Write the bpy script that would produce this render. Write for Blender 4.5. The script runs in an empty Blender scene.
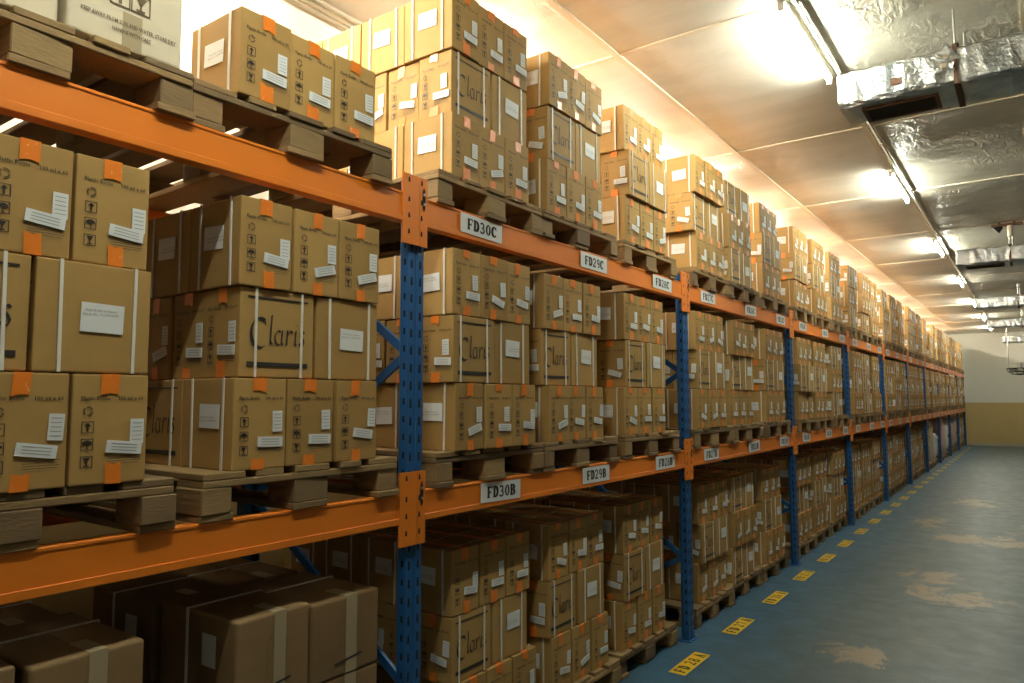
import bpy, bmesh, math, random
from mathutils import Matrix, Vector
S = bpy.context.scene
COL = S.collection
R = math.radians

# ------------------------------------------------------------------ camera
CAMZ = 1.6746
yaw, pit, rol = 0.6228, 0.0781, -0.0015
fwd = Vector((-math.sin(yaw)*math.cos(pit), math.cos(yaw)*math.cos(pit), math.sin(pit)))
rt = Vector((math.cos(yaw), math.sin(yaw), 0)); up = rt.cross(fwd)
rt2 = math.cos(rol)*rt + math.sin(rol)*up; up2 = -math.sin(rol)*rt + math.cos(rol)*up
cd = bpy.data.cameras.new('camera'); cam = bpy.data.objects.new('camera', cd); COL.objects.link(cam)
M3 = Matrix((rt2, up2, -fwd)).transposed()
cam.matrix_world = Matrix.Translation((0, 0, CAMZ)) @ M3.to_4x4()
cd.sensor_width = 36.0; cd.lens = 725.65/1024*36.0; cd.clip_start = 0.05; cd.clip_end = 200
S.camera = cam
# ------------------------------------------------------------------ world + exposure
w = bpy.data.worlds.new('world'); S.world = w; w.use_nodes = True
w.node_tree.nodes['Background'].inputs[0].default_value = (0.9, 0.95, 1, 1)
w.node_tree.nodes['Background'].inputs[1].default_value = 0.0
S.view_settings.view_transform = 'Standard'; S.view_settings.look = 'None'
S.view_settings.gamma = 1; S.view_settings.use_curve_mapping = False
S.view_settings.exposure = 0.95
TUBE_W = 172.0        # emission of the aisle tubes
TUBE_L = 330.0        # emission of the tubes above the rack
COOL = (0.97, 1.0, 0.84); WARM = (1.0, 0.87, 0.68)
CEIL = 3.95
WALL_L, WALL_R, YEND, YBACK = -3.36, 2.3, 30.4, -2.6
X0, Y0, BAY = -2.008, 2.135, 2.8
ZB, ZC = 1.31, 2.495

# ------------------------------------------------------------------ materials
def mat(name, col, rough=0.6, metal=0.0, emis=None, estr=0.0):
    m = bpy.data.materials.new(name); m.use_nodes = True
    b = m.node_tree.nodes['Principled BSDF']
    b.inputs['Base Color'].default_value = (*col, 1); b.inputs['Roughness'].default_value = rough
    b.inputs['Metallic'].default_value = metal
    if emis:
        b.inputs['Emission Color'].default_value = (*emis, 1); b.inputs['Emission Strength'].default_value = estr
    return m
class NT:
    def __init__(s, m): s.t = m.node_tree; s.n = s.t.nodes; s.b = s.n['Principled BSDF']
    def new(s, typ, **k):
        n = s.n.new(typ)
        for a, v in k.items():
            if a[0] == '_': n.inputs[int(a[1:])].default_value = v
            else: setattr(n, a, v)
        return n
    def l(s, a, b): s.t.links.new(a, b)
    def noise(s, scale, detail=3, vec=None, rough=0.55, dist=0):
        n = s.new('ShaderNodeTexNoise'); n.inputs['Scale'].default_value = scale; n.inputs['Detail'].default_value = detail
        n.inputs['Roughness'].default_value = rough; n.inputs['Distortion'].default_value = dist
        if vec is not None: s.l(vec, n.inputs['Vector'])
        return n.outputs['Fac']
    def ramp(s, fac, stops):
        r = s.new('ShaderNodeValToRGB'); e = r.color_ramp.elements
        while len(e) < len(stops): e.new(0.5)
        for q, (p, c) in zip(e, stops):
            q.position = p; q.color = (*c, 1) if len(c) == 3 else c
        s.l(fac, r.inputs[0]); return r.outputs[0]
    def mix(s, f, a, b, mode='MIX'):
        n = s.new('ShaderNodeMix', data_type='RGBA', blend_type=mode)
        for sock, v in ((n.inputs[0], f), (n.inputs[6], a), (n.inputs[7], b)):
            if hasattr(v, 'is_linked'): s.l(v, sock)
            elif isinstance(v, (int, float)): sock.default_value = v
            else: sock.default_value = (*v, 1)
        return n.outputs[2]
    def math(s, op, a, b=0.0):
        n = s.new('ShaderNodeMath', operation=op)
        for i, v in enumerate((a, b)):
            if hasattr(v, 'is_linked'): s.l(v, n.inputs[i])
            else: n.inputs[i].default_value = v
        return n.outputs[0]
    def bump(s, h, st, d=0.01):
        n = s.new('ShaderNodeBump'); n.inputs['Strength'].default_value = st; n.inputs['Distance'].default_value = d
        s.l(h, n.inputs['Height']); s.l(n.outputs[0], s.b.inputs['Normal'])
    def gpos(s, scale=(1, 1, 1)):
        g = s.new('ShaderNodeNewGeometry'); mp = s.new('ShaderNodeMapping'); mp.inputs['Scale'].default_value = scale
        s.l(g.outputs['Position'], mp.inputs[0]); return mp.outputs[0]
    def opos(s, scale=(1, 1, 1)):
        g = s.new('ShaderNodeTexCoord'); mp = s.new('ShaderNodeMapping'); mp.inputs['Scale'].default_value = scale
        s.l(g.outputs['Object'], mp.inputs[0]); return mp.outputs[0]
    def rnd(s):
        o = s.new('ShaderNodeObjectInfo'); g = s.new('ShaderNodeNewGeometry')
        return s.math('FRACT', s.math('ADD', s.math('MULTIPLY', o.outputs['Random'], 7.31), s.math('MULTIPLY', g.outputs['Random Per Island'], 3.77)))

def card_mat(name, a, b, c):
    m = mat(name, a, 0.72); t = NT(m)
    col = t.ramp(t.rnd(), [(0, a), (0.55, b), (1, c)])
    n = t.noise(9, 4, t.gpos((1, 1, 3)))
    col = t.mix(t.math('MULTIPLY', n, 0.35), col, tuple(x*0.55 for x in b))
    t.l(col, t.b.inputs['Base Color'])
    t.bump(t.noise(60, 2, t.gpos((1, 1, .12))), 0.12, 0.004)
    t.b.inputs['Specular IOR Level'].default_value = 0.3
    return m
M = {}
M['card'] = card_mat('kraft_cardboard', (0.40, 0.243, 0.078), (0.46, 0.283, 0.092), (0.36, 0.215, 0.066))
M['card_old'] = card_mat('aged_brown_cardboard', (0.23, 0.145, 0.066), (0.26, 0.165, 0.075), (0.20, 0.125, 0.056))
M['card_cream'] = card_mat('cream_cardboard', (0.62, 0.55, 0.40), (0.66, 0.58, 0.43), (0.58, 0.50, 0.36))
M['ink'] = mat('black_ink', (0.022, 0.018, 0.014), 0.6)
M['ink_soft'] = mat('faded_ink', (0.13, 0.085, 0.04), 0.7)
M['paper'] = mat('white_paper', (0.72, 0.74, 0.74), 0.6)
M['paper_text'] = mat('grey_print', (0.33, 0.35, 0.36), 0.6)
M['tape'] = mat('orange_tape', (0.78, 0.21, 0.02), 0.38)
t = NT(M['tape']); t.l(t.mix(t.math('GREATER_THAN', t.noise(55, 3, t.gpos(), .7, 1.5), 0.66), (0.78, 0.21, 0.02), (0.86, 0.48, 0.26)), t.b.inputs['Base Color'])  # pale flecks are glare painted into the tape colour
M['tape_clear'] = mat('beige_tape', (0.36, 0.29, 0.18), 0.3)
M['strap'] = mat('white_strap', (0.70, 0.68, 0.62), 0.45)

m = mat('pallet_wood', (0.3, 0.2, 0.1), 0.8); M['wood'] = m; t = NT(m)
oi = t.new('ShaderNodeObjectInfo')
c = t.ramp(t.math('FRACT', t.math('MULTIPLY', t.rnd(), 5.3)), [(0, (0.28, 0.165, 0.062)), (0.35, (0.44, 0.285, 0.11)), (0.65, (0.17, 0.105, 0.048)), (1, (0.36, 0.225, 0.085))])
c = t.mix(t.math('MULTIPLY', t.noise(7, 5, t.opos((1, 1, 6)), .7, 1.0), 0.75), c, (0.085, 0.055, 0.025))
t.l(c, t.b.inputs['Base Color']); t.bump(t.noise(30, 4, t.opos((.2, 1, 5))), 0.3, 0.006)

def paint(name, col, dark, rough=0.42):
    m = mat(name, col, rough); t = NT(m)
    n = t.noise(3.5, 6, t.gpos(), .7)
    c = t.mix(t.math('MULTIPLY', n, 0.55), col, dark)
    c = t.mix(t.math('MULTIPLY', t.math('GREATER_THAN', t.noise(45, 5, t.gpos(), .75), 0.70), 0.6), c, tuple(0.4*x+0.02 for x in col))
    t.l(c, t.b.inputs['Base Color']); return m
M['orange'] = paint('orange_rack_paint', (0.82, 0.225, 0.012), (0.56, 0.13, 0.007), 0.5)
M['blue'] = paint('blue_rack_paint', (0.012, 0.10, 0.29), (0.008, 0.06, 0.18))
M['dark'] = mat('dark_hole', (0.008, 0.007, 0.006), 0.9)
M['steel'] = mat('bare_steel', (0.55, 0.55, 0.53), 0.35, 0.9)
M['rust'] = mat('rusty_brown', (0.10, 0.045, 0.02), 0.7)
M['yellow'] = mat('yellow_sticker', (0.78, 0.47, 0.01), 0.45)
t = NT(M['yellow']); t.l(t.mix(t.math('MULTIPLY', t.noise(14, 5, t.gpos(), .7), 0.55), (0.86, 0.54, 0.01), (0.45, 0.28, 0.03)), t.b.inputs['Base Color'])

# floor: worn blue epoxy with bare patches, a crack, dirt
m = mat('blue_floor_paint', (0.1, 0.2, 0.25), 0.38); M['floor'] = m; t = NT(m)
gp = t.gpos(); n1 = t.noise(0.9, 6, gp, .6); n2 = t.noise(5, 6, gp, .65); n3 = t.noise(3.2, 9, t.gpos((1, .7, 1)), .78, .8)
sx = t.new('ShaderNodeSeparateXYZ'); t.l(gp, sx.inputs[0]); X, Y = sx.outputs[0], sx.outputs[1]
base = t.ramp(n1, [(0.32, (0.043, 0.078, 0.092)), (0.5, (0.060, 0.100, 0.112)), (0.72, (0.084, 0.118, 0.120))])
nearr = t.new('ShaderNodeMapRange'); nearr.inputs[1].default_value = -1.2; nearr.inputs[2].default_value = -1.85
t.l(t.math('ADD', X, t.math('MULTIPLY', t.math('SUBTRACT', n2, 0.5), 0.5)), nearr.inputs[0])
base = t.mix(t.math('MULTIPLY', nearr.outputs[0], 0.8), base, (0.022, 0.105, 0.20))
n2b = t.ramp(n2, [(.35, (0, 0, 0)), (.65, (1, 1, 1))])
base = t.mix(t.math('MULTIPLY', n2b, 0.42), base, (0.045, 0.062, 0.062))
def blob(cx, cy, rx, ry):
    a = t.math('POWER', t.math('DIVIDE', t.math('SUBTRACT', X, cx), rx), 2); b = t.math('POWER', t.math('DIVIDE', t.math('SUBTRACT', Y, cy), ry), 2)
    return t.math('MAXIMUM', t.math('SUBTRACT', 1.0, t.math('ADD', a, b)), 0.0)
bl = None
for q in ((-.62, 7.25, .55, .42), (-.85, 7.95, .34, .5), (-.5, 10.3, .85, .5), (-1.25, 11.4, .32, .7), (.3, 11.3, .8, .9), (-.8, 14.0, .5, .8), (-1.05, 5.3, .3, .3)):
    v = blob(*q); bl = v if bl is None else t.math('MAXIMUM', bl, v)
wear = t.math('MULTIPLY', bl, 0.55)
wf = t.new('ShaderNodeMapRange'); wf.inputs[1].default_value = 0.60; wf.inputs[2].default_value = 0.68
t.l(t.math('ADD', n3, t.math('MULTIPLY', wear, 0.36)), wf.inputs[0])
wfb = t.math('MULTIPLY', wf.outputs[0], t.math('MINIMUM', t.math('MULTIPLY', bl, 6.0), 1.0))
base = t.mix(wfb, base, (0.25, 0.20, 0.135))
tiny = t.math('GREATER_THAN', t.noise(3.3, 8, gp, .75), 0.70)
base = t.mix(t.math('MULTIPLY', tiny, 0.5), base, (0.17, 0.135, 0.095))
# cracks / slab joints across the aisle
for cy in (6.95, 11.2, 16.0):
    d = t.math('ABSOLUTE', t.math('SUBTRACT', t.math('ADD', Y, t.math('MULTIPLY', t.noise(2.5, 4, gp), 0.10)), cy))
    base = t.mix(t.math('MULTIPLY', t.math('LESS_THAN', d, 0.011), 0.75), base, (0.02, 0.025, 0.028))
t.l(base, t.b.inputs['Base Color'])
rr = t.new('ShaderNodeMapRange'); rr.inputs[3].default_value = 0.28; rr.inputs[4].default_value = 0.62; t.l(n2, rr.inputs[0]); t.l(rr.outputs[0], t.b.inputs['Roughness'])
t.bump(t.noise(22, 5, gp), 0.12, 0.01)

# ceiling panels
m = mat('ceiling_panel', (0.5, 0.45, 0.36), 0.42); M['ceil'] = m; t = NT(m); gp = t.gpos()
sx = t.new('ShaderNodeSeparateXYZ'); t.l(gp, sx.inputs[0])
n = t.noise(1.1, 6, t.gpos((.7, 1.6, 1)), .65, .5)
c = t.ramp(n, [(0.3, (0.50, 0.47, 0.41)), (0.55, (0.64, 0.61, 0.54)), (0.8, (0.72, 0.69, 0.62))])
t.l(c, t.b.inputs['Base Color'])
h = t.math('MULTIPLY', t.math('MAXIMUM', t.math('SUBTRACT', t.noise(.9, 3, gp), 0.52), 0), t.noise(26, 3, t.gpos((1, .45, 1)), .6, 1.2))
t.bump(t.math('ADD', t.math('MULTIPLY', t.noise(2.2, 4, t.gpos((.5, 1.6, 1))), 0.25), t.math('MULTIPLY', h, 6.0)), 0.36, 0.03)
m = mat('foil_ceiling_panel', (0.5, 0.47, 0.38), 0.42, 0.35); M['ceil_foil'] = m; t = NT(m); gp = t.gpos()
c = t.ramp(t.noise(1.4, 6, t.gpos((.6, 1.4, 1)), .65, .5), [(0.3, (0.46, 0.43, 0.35)), (0.7, (0.66, 0.62, 0.52))])
t.l(c, t.b.inputs['Base Color'])
h = t.math('MULTIPLY', t.math('MAXIMUM', t.math('SUBTRACT', t.noise(.8, 3, gp), 0.44), 0), t.noise(13, 3, t.gpos((1, .4, 1)), .6, 1.6))
t.bump(t.math('ADD', t.math('MULTIPLY', t.noise(2.5, 4, t.gpos((.5, 1.8, 1))), 0.2), t.math('MULTIPLY', h, 9.0)), 0.5, 0.04)
M['joint'] = mat('cream_joint_strip', (0.62, 0.55, 0.43), 0.5)
m = mat('white_wall_paint', (0.66, 0.64, 0.56), 0.7); M['wall'] = m; t = NT(m)
t.l(t.mix(t.math('MULTIPLY', t.noise(1.3, 5), 0.4), (0.68, 0.66, 0.58), (0.52, 0.50, 0.42)), t.b.inputs['Base Color'])
m = mat('end_wall_paint', (0.66, 0.64, 0.56), 0.7); M['wall_end'] = m; t = NT(m); gp = t.gpos()
sx = t.new('ShaderNodeSeparateXYZ'); t.l(gp, sx.inputs[0])
n = t.noise(1.6, 6, gp, .7)
lower = t.mix(t.math('MULTIPLY', n, 0.6), (0.56, 0.42, 0.17), (0.34, 0.25, 0.11))
upper = t.mix(t.math('MULTIPLY', n, 0.3), (0.70, 0.70, 0.62), (0.50, 0.50, 0.43))
t.l(t.mix(t.math('LESS_THAN', sx.outputs[2], 1.50), upper, lower), t.b.inputs['Base Color'])
m = mat('crumpled_foil', (0.72, 0.74, 0.75), 0.33, 1.0); M['foil'] = m; t = NT(m)
t.l(t.ramp(t.noise(4, 4, t.gpos(), .6), [(0.35, (0.42, 0.46, 0.49)), (0.65, (0.68, 0.69, 0.67))]), t.b.inputs['Base Color'])
t.bump(t.math('ADD', t.noise(7, 5, t.gpos((.55, 1, 1)), .65, 1.5), t.math('MULTIPLY', t.noise(30, 4, t.gpos(), .6, 1), .35)), 0.55, 0.03)
M['tube_w'] = mat('lit_fluorescent_tube', (1, 1, 1), 0.5, 0, COOL, TUBE_W)
M['tube_dim'] = mat('dim_fluorescent_tube', (1, 1, 1), 0.5, 0, COOL, TUBE_W*.4)
M['tube_l'] = mat('lit_warm_fluorescent_tube', (1, 1, 1), 0.5, 0, WARM, TUBE_L)
M['lamp_body'] = mat('cream_enamel', (0.62, 0.60, 0.52), 0.4)
M['wrap'] = mat('cloudy_plastic_wrap', (0.50, 0.40, 0.27), 0.3)
M['sack_w'] = mat('white_sack', (0.62, 0.58, 0.52), 0.6); M['sack_p'] = mat('pink_sack', (0.55, 0.33, 0.28), 0.6)
M['wall_dim'] = mat('low_bounce_wall', (0.055, 0.04, 0.025), 0.8)  # unseen right wall, colour darkened to cut light bounced onto the racking
M['concrete'] = mat('baseboard_concrete', (0.42, 0.38, 0.28), 0.7)

# ------------------------------------------------------------------ mesh helper
class MB:
    def __init__(s): s.v = []; s.f = []; s.m = []; s.mats = []
    def mi(s, m):
        m = M[m] if isinstance(m, str) else m
        if m not in s.mats: s.mats.append(m)
        return s.mats.index(m)
    def poly(s, pts, m):
        k = len(s.v); s.v += [tuple(p) for p in pts]; s.f.append(tuple(range(k, k+len(pts)))); s.m.append(s.mi(m))
    def box(s, a, b, m, mtx=None):
        (x0, y0, z0), (x1, y1, z1) = a, b
        P = [(x0,y0,z0),(x1,y0,z0),(x1,y1,z0),(x0,y1,z0),(x0,y0,z1),(x1,y0,z1),(x1,y1,z1),(x0,y1,z1)]
        if mtx is not None: P = [tuple(mtx @ Vector(p)) for p in P]
        k = len(s.v); s.v += P; i = s.mi(m)
        for f in ((0,3,2,1),(4,5,6,7),(0,1,5,4),(1,2,6,5),(2,3,7,6),(3,0,4,7)):
            s.f.append(tuple(k+j for j in f)); s.m.append(i)
    def cyl(s, p, q, r, m, n=10, r2=None, caps=True):
        p, q = Vector(p), Vector(q); d = (q-p).normalized(); a = d.orthogonal().normalized(); b = d.cross(a); r2 = r if r2 is None else r2
        k = len(s.v); i = s.mi(m)
        for c, rr in ((p, r), (q, r2)):
            for j in range(n):
                t = 2*math.pi*j/n; s.v.append(tuple(c + rr*(math.cos(t)*a + math.sin(t)*b)))
        for j in range(n):
            s.f.append((k+j, k+(j+1) % n, k+n+(j+1) % n, k+n+j)); s.m.append(i)
        if caps:
            s.f.append(tuple(k+j for j in reversed(range(n)))); s.m.append(i)
            s.f.append(tuple(k+n+j for j in range(n))); s.m.append(i)
    def path(s, pts, r, m, n=6):
        for a, b in zip(pts, pts[1:]): s.cyl(a, b, r, m, n)
    def sheet(s, quads, origin, u, v, nrm, m, off=0.0006):     # 2-D polygons laid on a face
        o, u, v, nrm = map(Vector, (origin, u, v, nrm))
        flip = u.cross(v).dot(nrm) < 0
        for q in quads:
            P = [o + u*a + v*b + nrm*off for a, b in q]
            s.poly(list(reversed(P)) if flip else P, m)
    def add(s, o, mtx=None):
        k = len(s.v)
        s.v += [tuple(mtx @ Vector(p)) for p in o.v] if mtx is not None else list(o.v)
        mp = [s.mi(m) for m in o.mats]
        for f, i in zip(o.f, o.m): s.f.append(tuple(k+j for j in f)); s.m.append(mp[i])
    def mesh(s, name):
        me = bpy.data.meshes.new(name); me.from_pydata(s.v, [], s.f)
        for m in s.mats: me.materials.append(m)
        me.polygons.foreach_set('material_index', s.m); me.update(); return me
    def build(s, name, parent=None, bevel=0.0, seg=1):
        me = s.mesh(name); o = bpy.data.objects.new(name, me); COL.objects.link(o)
        if parent is not None: o.parent = parent
        if bevel:
            bm = bmesh.new(); bm.from_mesh(me)
            bmesh.ops.bevel(bm, geom=list(bm.edges), offset=bevel, segments=seg, affect='EDGES', profile=0.5)
            bm.to_mesh(me); bm.free()
        return o
def tag(o, label, cat, group=None, kind=None):
    if label: o['label'] = label
    if cat: o['category'] = cat
    if group: o['group'] = group
    if kind: o['kind'] = kind
    return o
def empty(name, loc, rz=0.0):
    o = bpy.data.objects.new(name, None); COL.objects.link(o); o.location = loc; o.rotation_euler = (0, 0, rz); o.empty_display_size = 0.1
    return o
def copy_tree(o, parent=None):
    c = o.copy(); COL.objects.link(c)
    if parent is not None: c.parent = parent
    for ch in list(o.children): copy_tree(ch, c)
    return c
def drop(o):
    for ch in list(o.children): drop(ch)
    bpy.data.objects.remove(o)
def struct(o): o['kind'] = 'structure'; return o

# ------------------------------------------------------------------ drawn lettering (2-D polygons)
def seg(p, q, w):
    p, q = Vector(p), Vector(q); d = (q-p); L = d.length or 1e-6; d /= L; n = Vector((-d.y, d.x))*w/2; e = d*w*0.18
    return [tuple(p-n-e), tuple(q-n+e), tuple(q+n+e), tuple(p+n-e)]
seg_ = seg
def line(pts, w): return [seg(a, b, w) for a, b in zip(pts, pts[1:])]
def arc(cx, cy, rx, ry, a0, a1, n=9): return [(cx+rx*math.cos(R(a0+(a1-a0)*i/n)), cy+ry*math.sin(R(a0+(a1-a0)*i/n))) for i in range(n+1)]
W_ = 0.20
def slab(ch):            # bold slab-serif capitals and digits on a 0.62 x 1 cell
    w = W_; o = []; seg = lambda a, b, t: seg_(a, b, t*1.3); line = lambda p, t: [seg_(a, b, t*1.3) for a, b in zip(p, p[1:])]; sr = lambda x, y, l=0.14: seg((x-l, y), (x+l, y), 0.075)
    if ch == 'F': o = line([(.14, .04), (.14, .96)], w) + line([(.02, .94), (.60, .94)], .09) + line([(.14, .50), (.44, .50)], .09) + [sr(.14, .04), seg((.58, .97), (.58, .74), .07), seg((.44, .62), (.44, .38), .06)]
    elif ch == 'D': o = line([(.14, .04), (.14, .96)], w) + line([(.0, .95), (.28, .95)] + arc(.28, .5, .27, .45, 90, -90), .11)[0:] + line([(.28, .05), (.0, .05)], .09) + line(arc(.28, .5, .26, .42, 60, -60), w)
    elif ch == 'A': o = line([(.07, .05), (.30, .95)], .10) + line([(.30, .95), (.53, .05)], w) + line([(.14, .34), (.46, .34)], .08) + [sr(.07, .04, .11), sr(.53, .04, .12)]
    elif ch == 'B': o = line([(.14, .04), (.14, .96)], w) + line([(.0, .95), (.30, .95)] + arc(.30, .73, .20, .22, 90, -90) + [(.14, .51)], .10) + line([(.30, .51)] + arc(.30, .28, .24, .23, 90, -90) + [(.0, .05)], .10) + line(arc(.30, .28, .23, .2, 50, -50), w) + line(arc(.30, .73, .19, .18, 50, -50), w)
    elif ch == 'C': o = line(arc(.33, .5, .26, .45, 42, 320, 12), .11) + line(arc(.33, .5, .25, .42, 120, 240), w) + [seg((.56, .97), (.56, .68), .07)]
    elif ch == '0': o = line(arc(.31, .5, .22, .45, 0, 360, 14), .10) + line(arc(.31, .5, .21, .4, 130, 230), .15) + line(arc(.31, .5, .21, .4, -50, 50), .15)
    elif ch == '1': o = line([(.31, .04), (.31, .96)], w) + line([(.31, .93), (.14, .80)], .09) + [sr(.31, .04, .18)]
    elif ch == '2': o = line(arc(.30, .70, .21, .25, 165, -30) + [(.08, .06)], .12) + line([(.06, .06), (.54, .06)], .12) + [seg((.54, .02), (.54, .24), .07)]
    elif ch == '3': o = line(arc(.28, .73, .20, .22, 150, -80) + arc(.28, .27, .24, .23, 85, -150), .12)
    elif ch == '4': o = line([(.54, .30), (.04, .30), (.38, .96)], .10) + line([(.40, .96), (.40, .04)], w) + [sr(.40, .04, .13)]
    elif ch == '5': o = line([(.50, .93), (.14, .93), (.12, .55)] + arc(.28, .32, .24, .27, 115, -150), .12)
    elif ch == '6': o = line(arc(.42, .52, .32, .44, 100, 190) + arc(.31, .29, .20, .24, 180, 540, 12), .12)
    elif ch == '7': o = line([(.08, .78), (.08, .93), (.54, .93), (.30, .04)], .12)
    elif ch == '8': o = line(arc(.31, .73, .18, .21, 0, 360, 12), .11) + line(arc(.31, .28, .22, .24, 0, 360, 12), .13)
    elif ch == '9': o = line(arc(.31, .70, .20, .24, 0, 360, 12), .12) + line(arc(.20, .48, .32, .44, 10, -80), .12)
    return o
def slab_text(s, h, cx, cy, asp=0.95, gap=0.12):
    adv = (0.62+gap)*asp*h; tot = sum(adv*(0.45 if c == ' ' else 1) for c in s) - gap*asp*h; x = cx - tot/2; out = []
    for c in s:
        if c == ' ': x += adv*.45; continue
        out += [[(x+a*h*asp, cy-h/2+b*h) for a, b in q] for q in slab(c)]; x += adv
    return out
def nib(pts, w, ang=38, n0=1):     # broad-pen stroke
    dx, dy = w/2*math.cos(R(ang)), w/2*math.sin(R(ang)); out = []
    for (ax, ay), (bx, by) in zip(pts, pts[1:]):
        out.append([(ax-dx, ay-dy), (bx-dx, by-dy), (bx+dx, by+dy), (ax+dx, ay+dy)])
    e = w*0.16
    return out + line(pts, e)
def claris():
    k = 0.31; o = []
    o += nib(arc(.95, .72, .82, .98, 58, 300, 16), k) + nib([(1.38, 1.62), (1.46, 1.30)], .12)
    o += nib([(2.05, 1.95), (1.92, .22), (2.02, .02), (2.16, .12)], .22) + nib([(1.90, 1.88), (2.08, 1.97)], .11)
    o += nib(arc(2.72, .48, .36, .48, 60, 320, 10), .20) + nib([(3.08, 1.0), (3.0, .18), (3.08, .02), (3.24, .14)], .22)
    o += nib([(3.58, 1.04), (3.50, 0.0)], .22) + nib([(3.44, .94), (3.6, 1.06)], .10) + nib([(3.56, .62), (3.76, .96), (3.96, 1.02), (4.06, .86)], .20)
    o += nib([(4.42, 1.04), (4.34, .18), (4.42, .02), (4.56, .12)], .22) + nib([(4.44, 1.36), (4.50, 1.44)], .21)
    o += nib([(5.28, .90), (5.12, 1.04), (4.92, .96), (4.90, .74), (5.14, .50), (5.26, .26), (5.14, .02), (4.92, .0), (4.78, .21)], .20)
    return o
CL = claris()
def scaled(qs, sx, sy, ox, oy): return [[(ox+a*sx, oy+b*sy) for a, b in q] for q in qs]
def font_quads(txt):          # plain sans print turned into flat polygons, height about 0.7
    cu = bpy.data.curves.new('print', 'FONT'); cu.body = txt; cu.size = 1; cu.resolution_u = 1; cu.offset = 0.016; cu.align_x = 'LEFT'
    o = bpy.data.objects.new('print', cu); COL.objects.link(o)
    dg = bpy.context.evaluated_depsgraph_get(); me = bpy.data.meshes.new_from_object(o.evaluated_get(dg))
    q = [[(me.vertices[i].co.x, me.vertices[i].co.y) for i in p.vertices] for p in me.polygons if p.normal.z > 0.5 or len(p.vertices) > 2]
    mx = max(v.co.x for v in me.vertices) if me.vertices else 1
    bpy.data.objects.remove(o); bpy.data.meshes.remove(me); bpy.data.curves.remove(cu)
    return q, mx
FQ = {s: font_quads(s) for s in ('Plastic Bottle', '100 ml x 60', 'Plastic Bottle Containers', 'Batch No. 0123456789', 'KEEP AWAY FROM SUN AND WATER, STORE DRY', 'HANDLE WITH CARE')}
def fit(s, x0, x1, y, h):
    q, mx = FQ[s]; sx = (x1-x0)/mx; return [[(x0+a*sx, y+b*h/0.7) for a, b in p] for p in q]
def rect(x0, y0, x1, y1): return [[(x0, y0), (x1, y0), (x1, y1), (x0, y1)]]
def frame(x0, y0, x1, y1, w): return rect(x0, y0, x1, y0+w)+rect(x0, y1-w, x1, y1)+rect(x0, y0, x0+w, y1)+rect(x1-w, y0, x1, y1)
def icon(kind, x, y, s):
    h = s/2; o = []
    if kind != 'ring': o += frame(x-h, y-h, x+h, y+h, s*.07)
    if kind == 'arrow': o += line([(x, y-h*.7), (x, y+h*.3)], s*.16) + [[(x-h*.55, y+h*.15), (x+h*.55, y+h*.15), (x, y+h*.8)]]
    if kind == 'umbrella': o += [[(x+a*h*.8, y+.05*h+b*h*.7) for a, b in arc(0, 0, 1, 1, 0, 180, 8)]] + line([(x, y), (x, y-h*.7), (x+h*.25, y-h*.75)], s*.09)
    if kind == 'glass': o += [[(x-h*.6, y+h*.75), (x-h*.1, y-h*.1), (x+h*.1, y-h*.1), (x+h*.6, y+h*.75)]] + line([(x, y), (x, y-h*.6)], s*.1) + rect(x-h*.45, y-h*.75, x+h*.45, y-h*.55)
    if kind == 'ring': o += line(arc(x, y, h*.7, h*.7, 20, 110, 4), s*.13)+line(arc(x, y, h*.7, h*.7, 140, 230, 4), s*.13)+line(arc(x, y, h*.7, h*.7, 260, 350, 4), s*.13)
    return o

# ------------------------------------------------------------------ the carton
CL_, CW, CH = 0.290, 0.196, 0.2885       # long side (local x), printed end width (local y), height
BH = CH - 0.004
def carton_print(mb, simple=False):
    """ink on a carton: printed ends at +-x, 'Claris' face at +y, plain face at -y"""
    L2, W2 = CL_/2-.002, CW/2-.002
    def end(sgn):
        o = (sgn*L2, -sgn*W2, 0); u = (0, sgn, 0); n = (sgn, 0, 0); W = 2*W2; H = BH
        off = .0025
        if simple:
            q = rect(.10*W, .76*H, .46*W, .80*H)+rect(.56*W, .76*H, .92*W, .80*H)
            for zz in (.52, .37, .21): q += rect(.13*W, (zz-.045)*H, .25*W, (zz+.045)*H)
            mb.sheet(q, o, u, (0, 0, 1), n, 'ink_soft', off); return
        mb.sheet(fit('Plastic Bottle', .10*W, .48*W, .765*H, .036*H) + fit('100 ml x 60', .58*W, .93*W, .765*H, .036*H), o, u, (0, 0, 1), n, 'ink', off)
        mb.sheet(icon('ring', .20*W, .665*H, .030), o, u, (0, 0, 1), n, 'ink_soft', off)
        q = icon('arrow', .20*W, .52*H, .030)+icon('umbrella', .20*W, .365*H, .030)+icon('glass', .20*W, .21*H, .030)
        mb.sheet(q, o, u, (0, 0, 1), n, 'ink', off)
        q = []
        for i in range(4): q += rect(.48*W, (.245-.022*i)*H, (.92-.03*(i % 2))*W, (.252-.022*i)*H)
        mb.sheet(q, o, u, (0, 0, 1), n, 'ink_soft', off)
    end(1); end(-1)
    # big name with bars on the +y face, read from outside
    o = (L2, W2, 0); u = (-1, 0, 0); n = (0, 1, 0); L = 2*L2; H = BH
    if simple:
        q = rect(.10*L, .895*H, .90*L, .92*H)+rect(.10*L, .12*H, .90*L, .165*H)+scaled(line(arc(.95, .72, .82, .98, 58, 300, 6), .2)+rect(1.9, 0, 2.1, 1.9)+rect(2.5, 0, 3.2, .9)+rect(3.45, 0, 3.6, 1)+rect(4.3, 0, 4.5, 1)+rect(4.9, 0, 5.2, 1), .041, .047, .13*L, .36*H)
    else:
        q = rect(.09*L, .892*H, .91*L, .912*H)+rect(.09*L, .12*H, .91*L, .172*H)+scaled(CL,   .0400, .049, .12*L, .375*H)
    mb.sheet(q, o, u, (0, 0, 1), n, 'ink', .0025)
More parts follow.
